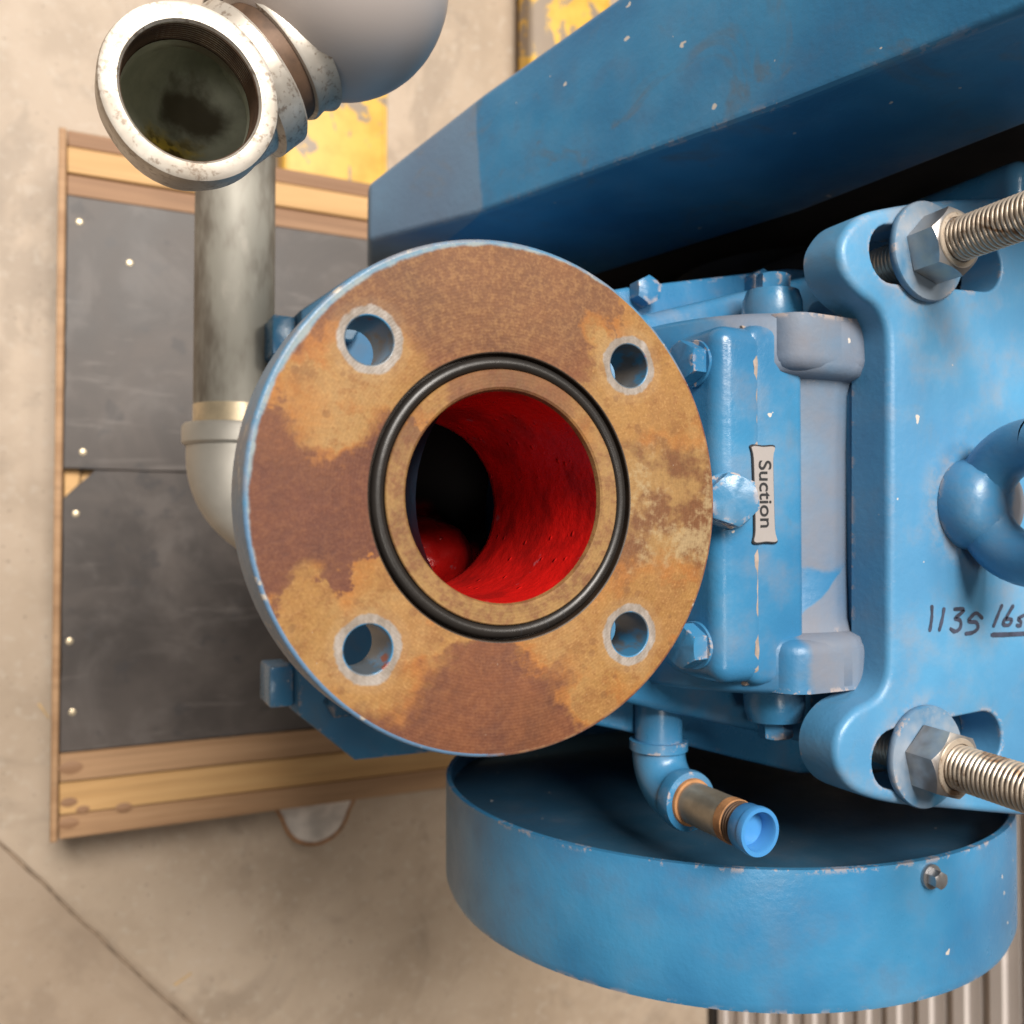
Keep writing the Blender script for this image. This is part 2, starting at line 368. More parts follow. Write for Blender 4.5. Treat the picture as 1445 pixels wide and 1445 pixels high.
def lathe(name, prof, mat, parent, mtx=None, seg=48, closed=False, ang=38, wob=0): return finish(lathe_bm(prof, seg, closed, wob), name, mat, parent, mtx, ang)
def offset(loop, d):
    n = len(loop); out = []
    for i in range(n):
        p0, p1, p2 = (Vector(loop[(i + k) % n]) for k in (-1, 0, 1))
        e1 = (p1 - p0).normalized(); e2 = (p2 - p1).normalized()
        nn = Vector((-e1.y - e2.y, e1.x + e2.x))
        if nn.length < 1e-6: nn = Vector((-e1.y, e1.x))
        nn.normalize(); c = max(.45, nn.dot(Vector((-e1.y, e1.x))))
        out.append(p1 + nn * (d / c))
    return out
def ccw(l):
    a = sum(l[i][0] * l[(i + 1) % len(l)][1] - l[(i + 1) % len(l)][0] * l[i][1] for i in range(len(l)))
    return list(l) if a > 0 else list(l)[::-1]
def inside(p, l):
    c = False; n = len(l)
    for i in range(n):
        a, b = l[i], l[(i + 1) % n]
        if (a[1] > p[1]) != (b[1] > p[1]) and p[0] < (b[0] - a[0]) * (p[1] - a[1]) / (b[1] - a[1]) + a[0]: c = not c
    return c
def plate_bm(outer, holes, z0, z1, rb, seg=4, rbh=None, bm=None):
    """slab with a rounded top edge; holes are through"""
    bm = bm or bmesh.new(); rbh = rb * .4 if rbh is None else rbh
    loops = [(ccw(outer), rb)] + [(ccw(h)[::-1], rbh) for h in holes]; tops = []; bots = []
    for li, (l, r) in enumerate(loops):
        rings = [[bm.verts.new((p[0], p[1], z0)) for p in l]]
        for k in range(seg + 1):
            a = PI / 2 * k / seg; off = r * (1 - math.cos(a)); z = z1 - r + r * math.sin(a)
            rings.append([bm.verts.new((p[0], p[1], z)) for p in offset(l, off)])
        for a, b in zip(rings, rings[1:]):
            for i in range(len(a)):
                j = (i + 1) % len(a); f = bm.faces.new((a[i], a[j], b[j], b[i])); f.material_index = 1 if li == 0 else (2 if li < 5 else 3)
        tops.append(rings[-1]); bots.append(rings[0])
    for rr, flip in ((tops, False), (bots, True)):
        vs_ = [v for r in rr for v in r]; ed = []; k = 0
        for r in rr: ed += [(k + i, k + (i + 1) % len(r)) for i in range(len(r))]; k += len(r)
        res = delaunay_2d_cdt([Vector((v.co.x, v.co.y)) for v in vs_], ed, [], 0, 1e-9)
        hl = [[(v.co.x, v.co.y) for v in r] for r in rr]
        mp = [vs_[s[0]] if s else None for s in res[3]]
        for f in res[2]:
            c = sum((Vector(res[0][i]) for i in f), Vector((0, 0))) / len(f)
            if not inside(c, hl[0]) or any(inside(c, h) for h in hl[1:]): continue
            q = [mp[i] for i in f]
            if None in q: continue
            try: nf = bm.faces.new(q if not flip else q[::-1]); nf.material_index = 0
            except ValueError: pass
    return bm
def plate(name, outer, z0, z1, rb, mat, parent, holes=(), seg=4, mtx=None, ang=35, rbh=None):
    mats = mat if isinstance(mat, (list, tuple)) else [mat, mat, mat]
    return finish(plate_bm(outer, holes, z0, z1, rb, seg, rbh), name, mats, parent, mtx, ang)
def circle(r, n=48, c=(0, 0), ph=0): return [(c[0] + r * math.cos(2 * PI * i / n + ph), c[1] + r * math.sin(2 * PI * i / n + ph)) for i in range(n)]
def spline(pts, n=6, closed=True):
    out = []; N = len(pts); P = [Vector(p) for p in pts]
    for i in range(N if closed else N - 1):
        p0, p1, p2, p3 = (P[(i + k) % N] if closed else P[min(max(i + k, 0), N - 1)] for k in (-1, 0, 1, 2))
        for k in range(n):
            t = k / n
            out.append(.5 * (2 * p1 + (p2 - p0) * t + (2 * p0 - 5 * p1 + 4 * p2 - p3) * t * t + (3 * p1 - p0 - 3 * p2 + p3) * t ** 3))
    if not closed: out.append(P[-1])
    return out
def roundrect(x0, y0, x1, y1, r, n=6):
    o = []
    for cx, cy, a in ((x1 - r, y1 - r, 0), (x0 + r, y1 - r, 90), (x0 + r, y0 + r, 180), (x1 - r, y0 + r, 270)):
        for k in range(n + 1): t = R(a + 90 * k / n); o.append((cx + r * math.cos(t), cy + r * math.sin(t)))
    return o
def box_bm(x0, y0, z0, x1, y1, z1, bev=0, seg=2, bm=None):
    bm = bm or bmesh.new()
    v = bmesh.ops.create_cube(bm, size=1)['verts']
    for q in v: q.co = Vector((x0 + (q.co.x + .5) * (x1 - x0), y0 + (q.co.y + .5) * (y1 - y0), z0 + (q.co.z + .5) * (z1 - z0)))
    if bev: bmesh.ops.bevel(bm, geom=list({e for q in v for e in q.link_edges}), offset=bev, segments=seg, profile=.5, affect='EDGES', clamp_overlap=True)
    return bm
def box(name, a, b, mat, parent, bev=.002, seg=2, mtx=None): return finish(box_bm(*a, *b, bev, seg), name, mat, parent, mtx)
def bevel_all(bm, off, seg=3, ang=25):
    bm.normal_update()
    es = [e for e in bm.edges if len(e.link_faces) == 2 and e.calc_face_angle(0) > R(ang)]
    bmesh.ops.bevel(bm, geom=es, offset=off, segments=seg, profile=.5, affect='EDGES', clamp_overlap=True); return bm
def poly_solid(verts, faces):
    bm = bmesh.new(); vv = [bm.verts.new(v) for v in verts]
    for f in faces: bm.faces.new([vv[i] for i in f])
    bmesh.ops.recalc_face_normals(bm, faces=bm.faces); return bm
def tube_bm(path, rad, seg=32, cap=True, bm=None):
    bm = bm or bmesh.new(); P = [Vector(p) for p in path]; rings = []; n = len(P)
    t0 = (P[1] - P[0]).normalized(); x = t0.orthogonal().normalized()
    for i in range(n):
        t = (P[min(i + 1, n - 1)] - P[max(i - 1, 0)]).normalized()
        x = (x - t * x.dot(t)).normalized(); y = t.cross(x); r = rad[i] if isinstance(rad, (list, tuple)) else rad
        rings.append([bm.verts.new(P[i] + x * (r * math.cos(2 * PI * k / seg)) + y * (r * math.sin(2 * PI * k / seg))) for k in range(seg)])
    for a, b in zip(rings, rings[1:]):
        for k in range(seg): bm.faces.new((a[k], a[(k + 1) % seg], b[(k + 1) % seg], b[k]))
    if cap is True: bm.faces.new(rings[0][::-1])
    if cap: bm.faces.new(rings[-1])
    return bm
def bend(p, d1, d2, r, n=12):
    """arc leaving p along d1 and turning to d2 (perpendicular)"""
    p = Vector(p); d1 = Vector(d1).normalized(); d2 = Vector(d2).normalized(); c = p + d2 * r
    return [c + (-d2 * math.cos(a) + d1 * math.sin(a)) * r for a in (PI / 2 * k / n for k in range(n + 1))]
def hexhead_bm(af, h, wash=0, dome=.0015):
    """hexagon head along +z from z=0, chamfered"""
    bm = bmesh.new(); rc = af / math.sqrt(3); ra = af / 2; z = 0
    if wash: lathe_bm([(0, 0), (wash, 0), (wash, .0016), (wash * .97, .002), (0, .002)], 32, bm=bm); z = .002
    n = 48; rings = []
    def hexr(t): t = (t + PI / 6) % (PI / 3) - PI / 6; return ra / math.cos(t)
    for zz, cut in ((z, 1), (z + h - (rc - ra) * .7, 9), (z + h, .985)):
        ring = []
        for i in range(n):
            t = 2 * PI * i / n; r = hexr(t)
            if cut == 9: ring.append((r, zz + (rc - r) * .7, t))
            elif cut == 1: ring.append((r, zz, t))
            else: ring.append((min(r, ra * cut), zz, t))
        rings.append([bm.verts.new((r * math.cos(t), r * math.sin(t), q)) for r, q, t in ring])
    for a, b in zip(rings, rings[1:]):
        for i in range(n): bm.faces.new((a[i], a[(i + 1) % n], b[(i + 1) % n], b[i]))
    c = bm.verts.new((0, 0, z + h))
    for i in range(n): bm.faces.new((rings[-1][i], rings[-1][(i + 1) % n], c))
    bm.faces.new(rings[0][::-1]); return bm
def thread_bm(r, pitch, length, depth, seg=40, per=6):
    bm = bmesh.new(); n = int(length / pitch * per); rings = []
    for k in range(n + 1):
        z = length * k / n; ring = []
        for i in range(seg):
            t = 2 * PI * i / seg; ph = (z / pitch - i / seg) % 1; h = 1 - abs(2 * ph - 1); h = min(1, max(0, h * 1.5 - .22))
            rr = r - depth * (1 - h); ring.append(bm.verts.new((rr * math.cos(t), rr * math.sin(t), z)))
        rings.append(ring)
    for a, b in zip(rings, rings[1:]):
        for i in range(seg): bm.faces.new((a[i], a[(i + 1) % seg], b[(i + 1) % seg], b[i]))
    bm.faces.new(rings[0][::-1]); bm.faces.new(rings[-1]); return bm

# ================================================================== SETTING
# concrete floor with one sawn joint running away to the lower right
bm = bmesh.new(); a = at(0, 1190, z=FLOOR); b = at(270, 1445, z=FLOOR); d = (b - a).normalized(); d.z = 0; nrm = Vector((-d.y, d.x, 0))
rows = []
for off, dz in ((-6, 0), (-.0028, 0), (-.001, -.004), (.001, -.004), (.0028, 0), (8, 0)):
    row = []
    for k in range(401):
        t = -6 + 12 * k / 400; p = a + d * t + nrm * (off + (mnoise.noise((t * 9, off, 0)) * .002 + mnoise.noise((t * 40, off * 50, 2)) * .003 if abs(off) < 1 else 0)); row.append(bm.verts.new((p.x, p.y, FLOOR + dz)))
    rows.append(row)
for r0, r1 in zip(rows, rows[1:]):
    for k in range(400): bm.faces.new((r0[k], r0[k + 1], r1[k + 1], r1[k])).material_index = 1 if r0 in rows[1:4] else 0
o = finish(bm, 'floor', [M['concrete'], M['joint']], None); o['kind'] = 'structure'; o['label'] = 'beige concrete floor with a diagonal sawn joint'

# ribbed metal panel (low right, behind the drum): horizontal ribs on an upright sheet
door = thing('ribbed_metal_panel', (1.075, -1.1, FLOOR), 'pale beige metal panel with many ribs, standing on the floor behind the blue drum', 'metal panel')
pitch = .062
def slat_mesh():
    prof = [(0, 0), (.0, .004), (-.010, .010), (-.010, .030), (-.004, .034), (-.004, .052), (0, .057), (0, pitch - .0005)]
    bm = bmesh.new(); A = [bm.verts.new((x, -2.3, z)) for x, z in prof] + [bm.verts.new((.006, -2.3, pitch - .0005)), bm.verts.new((.006, -2.3, 0))]
    B = [bm.verts.new((v.co.x, .3, v.co.z)) for v in A]
    for i in range(len(A)): j = (i + 1) % len(A); bm.faces.new((A[i], A[j], B[j], B[i]))
    bm.faces.new(A); bm.faces.new(B[::-1]); return bm
me = None
for k in range(22):
    mt = Matrix.Translation((1.075, 0, FLOOR + .02 + k * pitch))
    if me is None: s = finish(slat_mesh(), 'slat', M['slat'], door, mt, ang=20, bake=False); me = s.data
    else: link(me, 'slat', M['slat'], door, mt)
box('bottom_rail', (1.060, -2.3, FLOOR + .001), (1.085, .3, FLOOR + .0195), M['black'], door, .002)

# ================================================================== PALLET
PT = -1.09
pallet = thing('wooden_pallet', (.4, .05, FLOOR), 'wooden pallet with a black coated deck under the blue pump', 'pallet')
X0, X1 = -.167, .98
def board(x0, y0, x1, y1, top, th, mat, name='board', rot=0):
    return box(name, (x0, y0, top - th), (x1, y1, top), mat, pallet, .0015, 1)
# long edge boards (run along x), the far edge and the near edge
for y0, y1, top, m_ in ((.4635, .493, PT - .004, 'wood_c'), (.495, .532, PT - .002, 'wood_b'), (.534, .557, PT - .006, 'wood_c'),
                        (-.362, -.322, PT - .003, 'wood_a'), (-.408, -.364, PT - .006, 'wood_b'), (-.443, -.410, PT - .010, 'wood_a')):
    board(X0, y0, X1, y1, top, .018, M[m_])
board(X0 - .011, -.444, X0 - .001, .558, PT - .003, .09, M['wood_a'], 'end_board')
for y0, y1 in ((-.444, -.36), (.02, .10), (.47, .557)): board(X0 + .002, y0, X1, y1, PT - .0285, .09, M['wood_a'], 'stringer')
random.seed(4)
def deck(y0, y1, notch):
    pts = [(X0, y0)]
    x = X1; pts += [(X1, y0), (X1, y1)]
    pts += [(X0, y1)]
    o = []
    P = ccw(pts)
    for i in range(4):
        a_, b_ = Vector(P[i]), Vector(P[(i + 1) % 4]); n = max(2, int((b_ - a_).length / .02)); q = (b_ - a_).normalized(); nn = Vector((-q.y, q.x))
        for k in range(n):
            t = k / n; e = abs(mnoise.noise((a_.x + 9 * t * 3, a_.y * 5 + t * 31, i))) * .0018
            p = a_.lerp(b_, t) + nn * e
            if notch and i == notch[0] and abs((p - Vector(notch[1])).length) < .03: p += nn * .022 * (1 - ((p - Vector(notch[1])).length / .03) ** 2) ** .5
            o.append(p)
    return o
plate('deck_panel', deck(.0757, .462, None), PT - .014, PT, .0008, M['deck'], pallet, seg=1)
c = at(95, 668, z=PT)
plate('deck_panel', deck(-.320, .0752, (3, (X0, c.y))), PT - .014, PT, .0008, M['deck'], pallet, seg=1)
board(X0 + .001, .03, X0 + .09, .13, PT - .0145, .013, M['wood_b'], 'cross_board')
nm = None
for px, py in ((112, 313), (183, 371), (117, 638), (107, 725), (102, 1005), (98, 905)):
    p = at(px, py, z=PT); mt = Matrix.Translation((p.x, p.y, PT))
    if nm is None: q = finish(lathe_bm([(0, .0012), (.003, .0012), (.0044, .0006), (.0046, 0)], 16), 'nail_head', M['nail'], pallet, mt, bake=False); nm = q.data
    else: link(nm, 'nail_head', M['nail'], pallet, mt)
for px, py, s_ in ((100, 1084, 1.4), (97, 1134, 1), (97, 1165, 1.2), (117, 1144, .8), (175, 1141, 1)):
    p = at(px, py, z=PT); yy = p.y; top = PT - (.003 if yy > -.363 else .006 if yy > -.409 else .010)
    lathe('knot', [(0, .0004), (.006 * s_, .0004), (.0066 * s_, 0)], M['wood_c'], pallet, Matrix.Translation((p.x, p.y, top)) @ Matrix.Diagonal((1.7, 1, 1, 1)), 18)

# ================================================================== PALLET JACK
jack = thing('pallet_jack', (.45, 1.2, FLOOR), 'scuffed yellow pallet jack whose two forks reach under the pallet', 'pallet jack')
FT = -1.152
for x0, x1 in ((.146, .324), (.597, .775)):
    pts = roundrect(x0, -.44, x1, 1.45, .006)
    f = plate('fork', pts, FT - .045, FT, .006, M['yellow'], jack)
    for xa in (x0 + .003, x1 - .009): box('edge_lip', (xa, -.43, FT + .0002), (xa + .006, 1.44, FT + .0022), M['yellow'], f, .0008, 1)
    xm = (x0 + x1) / 2 - .026; t = spline([(xm - .058, -.441), (xm + .058, -.441), (xm + .054, -.48), (xm + .035, -.512), (xm, -.525), (xm - .035, -.512), (xm - .054, -.48)], 6)
    tp = plate('fork_tip', t, FT - .05, FT - .006, .010, M['worn'], jack)
    rim = [Vector((p.x, p.y, FT - .010)) for p in t]
    finish(tube_bm(rim + rim[:1], .0028, 8, False), 'rusty_edge', M['rust'], tp)
box('crosshead', (.13, 1.452, FT - .05), (.79, 1.56, FT + .16), M['yellow'], jack, .01)

# ================================================================== PUMP UNIT
pump = thing('belt_driven_pump', (.45, 0, -1.075), 'blue painted belt driven pump with an open rusted suction flange on top', 'pump')
# ---- suction flange
RB, RF = .0396, .0962
HC = [(sx * .0537, sy * .0537) for sx in (-1, 1) for sy in (-1, 1)]
random.seed(2)
flange = plate('suction_flange', circle(RF, 160), -.024, 0, .0014, [M['flange'], M['rim'], M['holewall'], M['grime']], pump, holes=[circle(.0086, 40, c) for c in HC] + [circle(.0537, 128)], seg=4, rbh=.0006)
# groove and inner land with a ragged bore edge
lathe('groove', [(.0537, -.0006), (.0536, -.0045), (.0478, -.0045), (.0478, -.0012)], M['grime'], flange, seg=128, ang=30)
lathe('groove_land', [(.0478, -.0012), (.0478, -.0004), (.0474, 0), (.0412, 0), (.0404, -.0006), (.0398, -.0025)], M['flange'], flange, seg=128, ang=30, wob=.003)
lathe('o_ring', [(.0503 + .0024 * math.cos(2 * PI * k / 16), -.0021 + .0024 * math.sin(2 * PI * k / 16)) for k in range(16)], M['rubber'], flange, seg=160, closed=True, ang=180)
for t in (-62, -71, -84): # cracks in the ring: thin slits
    p = Vector((.0503 * math.cos(R(t)), .0503 * math.sin(R(t)), -.0021)); mt = frame(p, (-math.sin(R(t)), math.cos(R(t)), 0))
    lathe('ring_crack', [(0, -.00018), (.00243, -.00018), (.00243, .00018), (0, .00018)], M['ink'], flange, mt, 20)
lathe('bore_lining', [(.0398, -.0025), (.0394, -.006), (.0396, -.05), (.0394, -.096), (.0400, -.100), (.050, -.105), (.0578, -.1092)], M['red'], flange, seg=96, ang=60, wob=.012)
# ---- neck under the flange
finish(tube_bm([(.03, 0, -.0242), (.03, 0, -.05), (.034, 0, -.08), (.05, 0, -.13), (.08, 0, -.19), (.1, 0, -.26)], [.058, .056, .06, .075, .085, .09], 64, False), 'suction_neck', M['blue_dark'], pump)
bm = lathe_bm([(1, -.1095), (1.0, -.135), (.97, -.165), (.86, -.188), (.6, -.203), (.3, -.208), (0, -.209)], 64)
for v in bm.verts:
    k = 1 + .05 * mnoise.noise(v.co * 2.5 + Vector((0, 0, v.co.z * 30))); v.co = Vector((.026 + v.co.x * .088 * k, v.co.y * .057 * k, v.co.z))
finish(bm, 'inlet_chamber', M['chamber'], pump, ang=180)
bm = bmesh.new(); bmesh.ops.create_uvsphere(bm, u_segments=40, v_segments=24, radius=1)
for v in bm.verts: k = 1 + .08 * mnoise.noise(v.co * 2); v.co = Vector((.026 + v.co.x * .030 * k, -.028 + v.co.y * .024 * k, -.172 + v.co.z * .034 * k))
finish(bm, 'added_lobe', M['red'], pump, ang=180)  # red bulge added to catch light below the bore
bm = lathe_bm([(.70, -.095), (1, -.108), (1.0, -.135), (.98, -.168), (.88, -.194), (.62, -.210), (.3, -.215), (0, -.216)], 64)
for v in bm.verts: v.co = Vector((.026 + v.co.x * .097, v.co.y * .064, v.co.z))
finish(bm, 'inlet_body', M['blue_low'], pump, ang=60)
lathe('bore_collar', [(.0585, -.107), (.060, -.10), (.056, -.0243), (.0545, -.024)], M['blue_dark'], pump, seg=64)
# ---- broad lower body seen past the flange's left edge
bl = [(.000, .15), (.047, .187), (.33, .187), (.33, -.186), (.043, -.184), (.000, -.146)]
plate('lower_body', bl, -.385, -.352, .003, M['blue_low'], pump, seg=2)
bm = poly_solid([(.06, .15, -.3525), (.30, .15, -.3525), (.30, -.15, -.3525), (.06, -.15, -.3525), (.08, .11, -.22), (.30, .11, -.22), (.30, -.11, -.22), (.08, -.11, -.22)],
                [(0, 1, 2, 3), (4, 5, 6, 7), (0, 1, 5, 4), (1, 2, 6, 5), (2, 3, 7, 6), (3, 0, 4, 7)]); finish(bevel_all(bm, .008), 'sump', M['blue'], pump)
for s in (1, -1):
    box('foot_lug', (-.018, (.112 if s < 0 else .118) * s - (.03 if s < 0 else 0), -.405), (-.0005, (.112 if s < 0 else .148) * s, -.365), M['blue'], pump, .002)
    lathe('foot_bolt', [(0, .012), (.010, .012), (.012, .010), (.012, 0)], M['blue_dark'], pump, Matrix.Translation((.03, -.138 * (1 if s < 0 else -1), -.3515)), 6)
# ---- main casing: stepped cylinder lying along y, a front cover bolted on its left
CX, CZ = .2215, -.128
prof = [(0, -.098), (.060, -.098), (.078, -.0975), (.0815, -.094), (.0815, -.074), (.0795, -.069), (.072, -.0665), (.0695, -.060), (.0685, -.03), (.0685, .03), (.0695, .062), (.072, .069), (.0795, .0715), (.0815, .076), (.0815, .099), (.078, .1025), (.06, .103), (0, .103)]
casing = lathe('casing', prof, M['blue_dusty'], pump, frame((CX, 0, CZ), (0, 1, 0)), 96, ang=50)
plate('casing_wall', roundrect(.1630, -.0925, .203, .0955, .010), -.20, -.0570, .006, M['blue'], pump, seg=4)
for y0, y1 in ((.071, .102), (-.097, -.068)): # flat shoulders of the end bosses
    if y0 > 0: plate('shoulder', roundrect(.181, -.16, .256, -.0466, .017, 8), -y1 + .0006, -y0 - .0006, .008, M['blue_dusty'], pump, mtx=Matrix(((1, 0, 0, 0), (0, 0, -1, 0), (0, 1, 0, 0), (0, 0, 0, 1))))
    else: plate('shoulder', roundrect(-.256, -.16, -.181, -.0466, .017, 8), y0 + .0006, y1 - .0006, .008, M['blue_dusty'], pump, mtx=Matrix(((-1, 0, 0, 0), (0, 0, 1, 0), (0, 1, 0, 0), (0, 0, 0, 1))))
cover = plate('front_cover', roundrect(.1440, -.0905, .1762, .0935, .010, 8), -.20, -.0565, .009, M['blue'], pump, seg=5)
bm = bmesh.new(); A = []
for k in range(120):
    y = -.0925 + .188 * k / 119; w_ = .0004 + .0011 * max(0, mnoise.noise((y * 140, 3, 1))) + .0005 * abs(mnoise.noise((y * 600, 1, 0))); zt = -.0568 + .0016 * mnoise.noise((y * 90, 7, 2)); zt -= max(0, abs(y) - .084) * .8
    A.append([bm.verts.new((x_, y, z_)) for x_, z_ in ((.1679 - w_, -.19), (.1679 - w_, zt), (.1694 + w_ * .5, zt), (.1694 + w_ * .5, -.19))])
for a_, b_ in zip(A, A[1:]):
    for k in range(3): bm.faces.new((a_[k], a_[k + 1], b_[k + 1], b_[k]))
finish(bm, 'gasket', M['gasket'], pump)
for zz, y in ((-.0745, .0745), (-.0745, -.0715)): # bolts pointing left out of the cover
    finish(hexhead_bm(.020, .0095, .0125), 'bolt', M['blue'], cover, frame((.1438, y, zz), (-1, 0, .12), (0, 0, 1)))
hb = finish(hexhead_bm(.0235, .012, .0145), 'bolt', M['blue'], cover, frame((.1505, .003, -.0575), (-.42, 0, .9), (.9, .2, .4)))
# studs with nuts on the ends of the casing
for s, y in ((1, .1035), (-1, -.0985)):
    mt = frame((.208, y, -.088), (0, s, .05))
    st = lathe('lug_boss', [(0, 0), (.0165, 0), (.0170, .003), (.0165, .014), (.0145, .020), (0, .021)], M['blue'], pump, mt, 32)
    finish(hexhead_bm(.0165, .010), 'nut', M['blue'], pump, frame((.208, y + s * .0195, -.087), (0, s, .05), (1, 0, .3)))
# ---- housing below the casing with a wider base flange
def taper(z): return [xy(780, 470, z), xy(920, 440, z), xy(1190, 377, z), (.46, .165), (.46, -.17), xy(1180, 1058, z), xy(885, 993, z), xy(780, 970, z)]
bm = plate_bm(taper(-.115), [], -.26, -.115, .006, 4); finish(bm, 'housing', [M['blue']] * 3, pump)
def taper2(z): return [xy(770, 425, z), xy(888, 404, z), xy(1115, 378, z), (.47, .178), (.47, -.19), xy(1130, 1092, z), xy(880, 1032, z), xy(770, 1010, z)]
hf = plate('housing_flange', taper2(-.150), -.178, -.150, .003, M['blue'], pump, seg=3)
for px, py in ((905, 402), (1065, 392)):
    p = at(px, py, z=-.149); finish(hexhead_bm(.0155, .010), 'bolt', M['blue'], hf, Matrix.Translation((p.x, p.y - .005, -.1498)))
# ---- bearing block peeping out behind the plate
plate('bearing_block', roundrect(.352, .165, .47, .212, .014), -.16, -.040, .008, M['blue'], pump)
# ---- mounting plate on top
ZP = -.030
o1 = [(1445, 276), (1340, 280), (1262, 290), (1218, 302), (1195, 325), (1186, 352), (1192, 385), (1212, 412), (1240, 435), (1253, 462), (1256, 500)]
o2 = [(1256, 930), (1252, 962), (1238, 985), (1208, 1003), (1187, 1030), (1180, 1062), (1188, 1095), (1212, 1120), (1262, 1135), (1340, 1143), (1445, 1152)]
L = [xy(*p, ZP) for p in o1]; L2 = [xy(*p, ZP) for p in o2]
out = [Vector((.52, L[0][1] + .008))] + spline(L, 5, False) + [Vector(L[-1]).lerp(Vector(L2[0]), k / 12) for k in range(1, 12)] + spline(L2, 5, False) + [Vector((.52, L2[-1][1] - .008))]
def slot(p, q, r, z):
    a_, b_ = Vector(xy(*p, z)), Vector(xy(*q, z)); t0 = math.atan2((b_ - a_).y, (b_ - a_).x)
    return [b_ + Vector((math.cos(t0 + t), math.sin(t0 + t))) * r for t in (R(-90 + 15 * k) for k in range(13))] + [a_ + Vector((math.cos(t0 + t), math.sin(t0 + t))) * r for t in (R(90 + 15 * k) for k in range(13))]
mp_ = plate('mounting_plate', out, -.0555, ZP, .0042, [M['blue_plate']] * 3, pump, holes=[slot((1258, 358), (1388, 372), .0155, ZP), slot((1262, 1072), (1388, 1044), .0155, ZP)], seg=5, rbh=.0015)
plate('plate_rib', roundrect(.2365, -.105, .50, .110, .006), -.115, -.0557, .003, M['blue'], pump)
plate('plate_web', roundrect(.262, -.142, .50, .132, .01), -.1148, -.0559, .003, M['blue_dark'], pump)
# handwritten weight in marker
def strokes(name, sts, wd, z, mat, parent):
    bm = bmesh.new()
    for k, st in enumerate(sts):
        pts = spline([xy(1280 + x / 3.8, 560 + y / 3.8, z) for x, y in st], 5, False); A = []; n = len(pts)
        for i, p in enumerate(pts):
            t = (pts[min(i + 1, n - 1)] - pts[max(i - 1, 0)]).normalized(); nn = Vector((-t.y, t.x)); ww = wd * (.85 + .3 * mnoise.noise((i * .4, k, 0))) * (1.25 if k == 7 else 1) * (.6 if i in (0, n - 1) else 1)
            A.append((bm.verts.new((*(p + nn * ww), z + .00002 * k)), bm.verts.new((*(p - nn * ww), z + .00002 * k))))
        for a_, b_ in zip(A, A[1:]): bm.faces.new((a_[0], a_[1], b_[1], b_[0]))
    return finish(bm, name, mat, parent)
strokes('handwriting', [[(134, 1115), (134, 1180), (122, 1260)], [(200, 1128), (190, 1190), (172, 1258)],
    [(250, 1138), (305, 1140), (285, 1165), (258, 1188), (287, 1200), (286, 1238), (258, 1258), (230, 1240)],
    [(408, 1190), (372, 1160), (340, 1185), (332, 1205), (372, 1210), (380, 1240), (352, 1264), (310, 1270)],
    [(512, 1112), (488, 1170), (462, 1236)], [(572, 1115), (540, 1170), (515, 1215), (545, 1224), (562, 1195), (528, 1190)],
    [(640, 1165), (598, 1188), (612, 1208), (604, 1228), (585, 1222)], [(450, 1276), (540, 1274), (660, 1268)]], .00125, ZP + .0003, M['marker'], mp_)
# ---- eyebolt
E0 = at(1367, 712, z=ZP)
eye = lathe('eyebolt', [(0, .022), (.011, .022), (.0195, .019), (.0240, .012), (.0252, .006), (.0252, .0004), (0, .0004)], M['blue_eye'], pump, Matrix.Translation(E0), 48, ang=60)
ring = [(E0.x + .001, E0.y + .0300 * math.cos(t), E0.z + .0375 + .0300 * math.sin(t)) for t in (2 * PI * k / 48 for k in range(49))]
finish(tube_bm(ring, .0140, 24, False), 'lifting_ring', M['blue_eye'], eye)
# ---- threaded studs with washers and nuts
for (px, py), tilt in (((1303, 357), (.0, .03, 1)), ((1301, 1066), (.0, -.045, 1))):
    p = at(px, py, z=ZP); ax = Vector(tilt).normalized()
    st = finish(thread_bm(.0114, .0025, .17, .0012), 'threaded_stud', M['thread'], pump, frame(p - ax * .045, ax), ang=80)
    lathe('washer', [(.012, .0002), (.0262, .0002), (.0268, .0012), (.0268, .0034), (.0262, .0042), (.012, .0042)], M['washer'], st, Matrix.Translation(p), 56, closed=True)
    bm = hexhead_bm(.0315, .0170); nt_ = finish(bm, 'nut', M['nut'], st, frame(p + ax * .0043, ax, (math.cos(R(14)), math.sin(R(14)), 0)))
    lathe('nut_face', [(.0117, .0174), (.0146, .0172), (.0142, .0177), (.0120, .0180)], M['thread'], st, frame(p + ax * .0043, ax), 40, closed=True)
# ---- silver suction label across the parting line
lab_c = (at(1060, 628, z=-.0555) + at(1094, 628, z=-.0555) + at(1064, 768, z=-.0555) + at(1096, 766, z=-.0555)) / 4
lw, lh = .0165, .0505
def lab_outline(w_, h_, g=.0): return spline([(-w_ / 2, -h_ / 2), (0, -h_ / 2), (w_ / 2, -h_ / 2), (w_ / 2 - .0012, -h_ * .38), (w_ / 2 - .0014, 0), (w_ / 2 - .0012, h_ * .38), (w_ / 2, h_ / 2), (0, h_ / 2), (-w_ / 2, h_ / 2), (-w_ / 2 + .0008, h_ * .38), (-w_ / 2 + .001, 0), (-w_ / 2 + .0008, -h_ * .38)], 4)
lm = Matrix.Translation(lab_c) @ Matrix.Rotation(R(1.5), 4, 'Z') @ Matrix.Rotation(R(1), 4, 'Y')
lab = plate('suction_label', lab_outline(lw, lh), -.0008, 0, .0003, M['ink'], pump, mtx=lm, seg=1)
plate('label_face', lab_outline(lw - .0014, lh - .0018), .0001, .0004, .0001, M['label'], lab, mtx=lm, seg=1)
cu = bpy.data.curves.new('t', 'FONT'); cu.body = 'Suction'; cu.size = .0118; cu.align_x = 'CENTER'; cu.align_y = 'CENTER'; cu.extrude = .00008; cu.offset = .00012
to = bpy.data.objects.new('t', cu); COL.objects.link(to); bpy.context.view_layer.update()
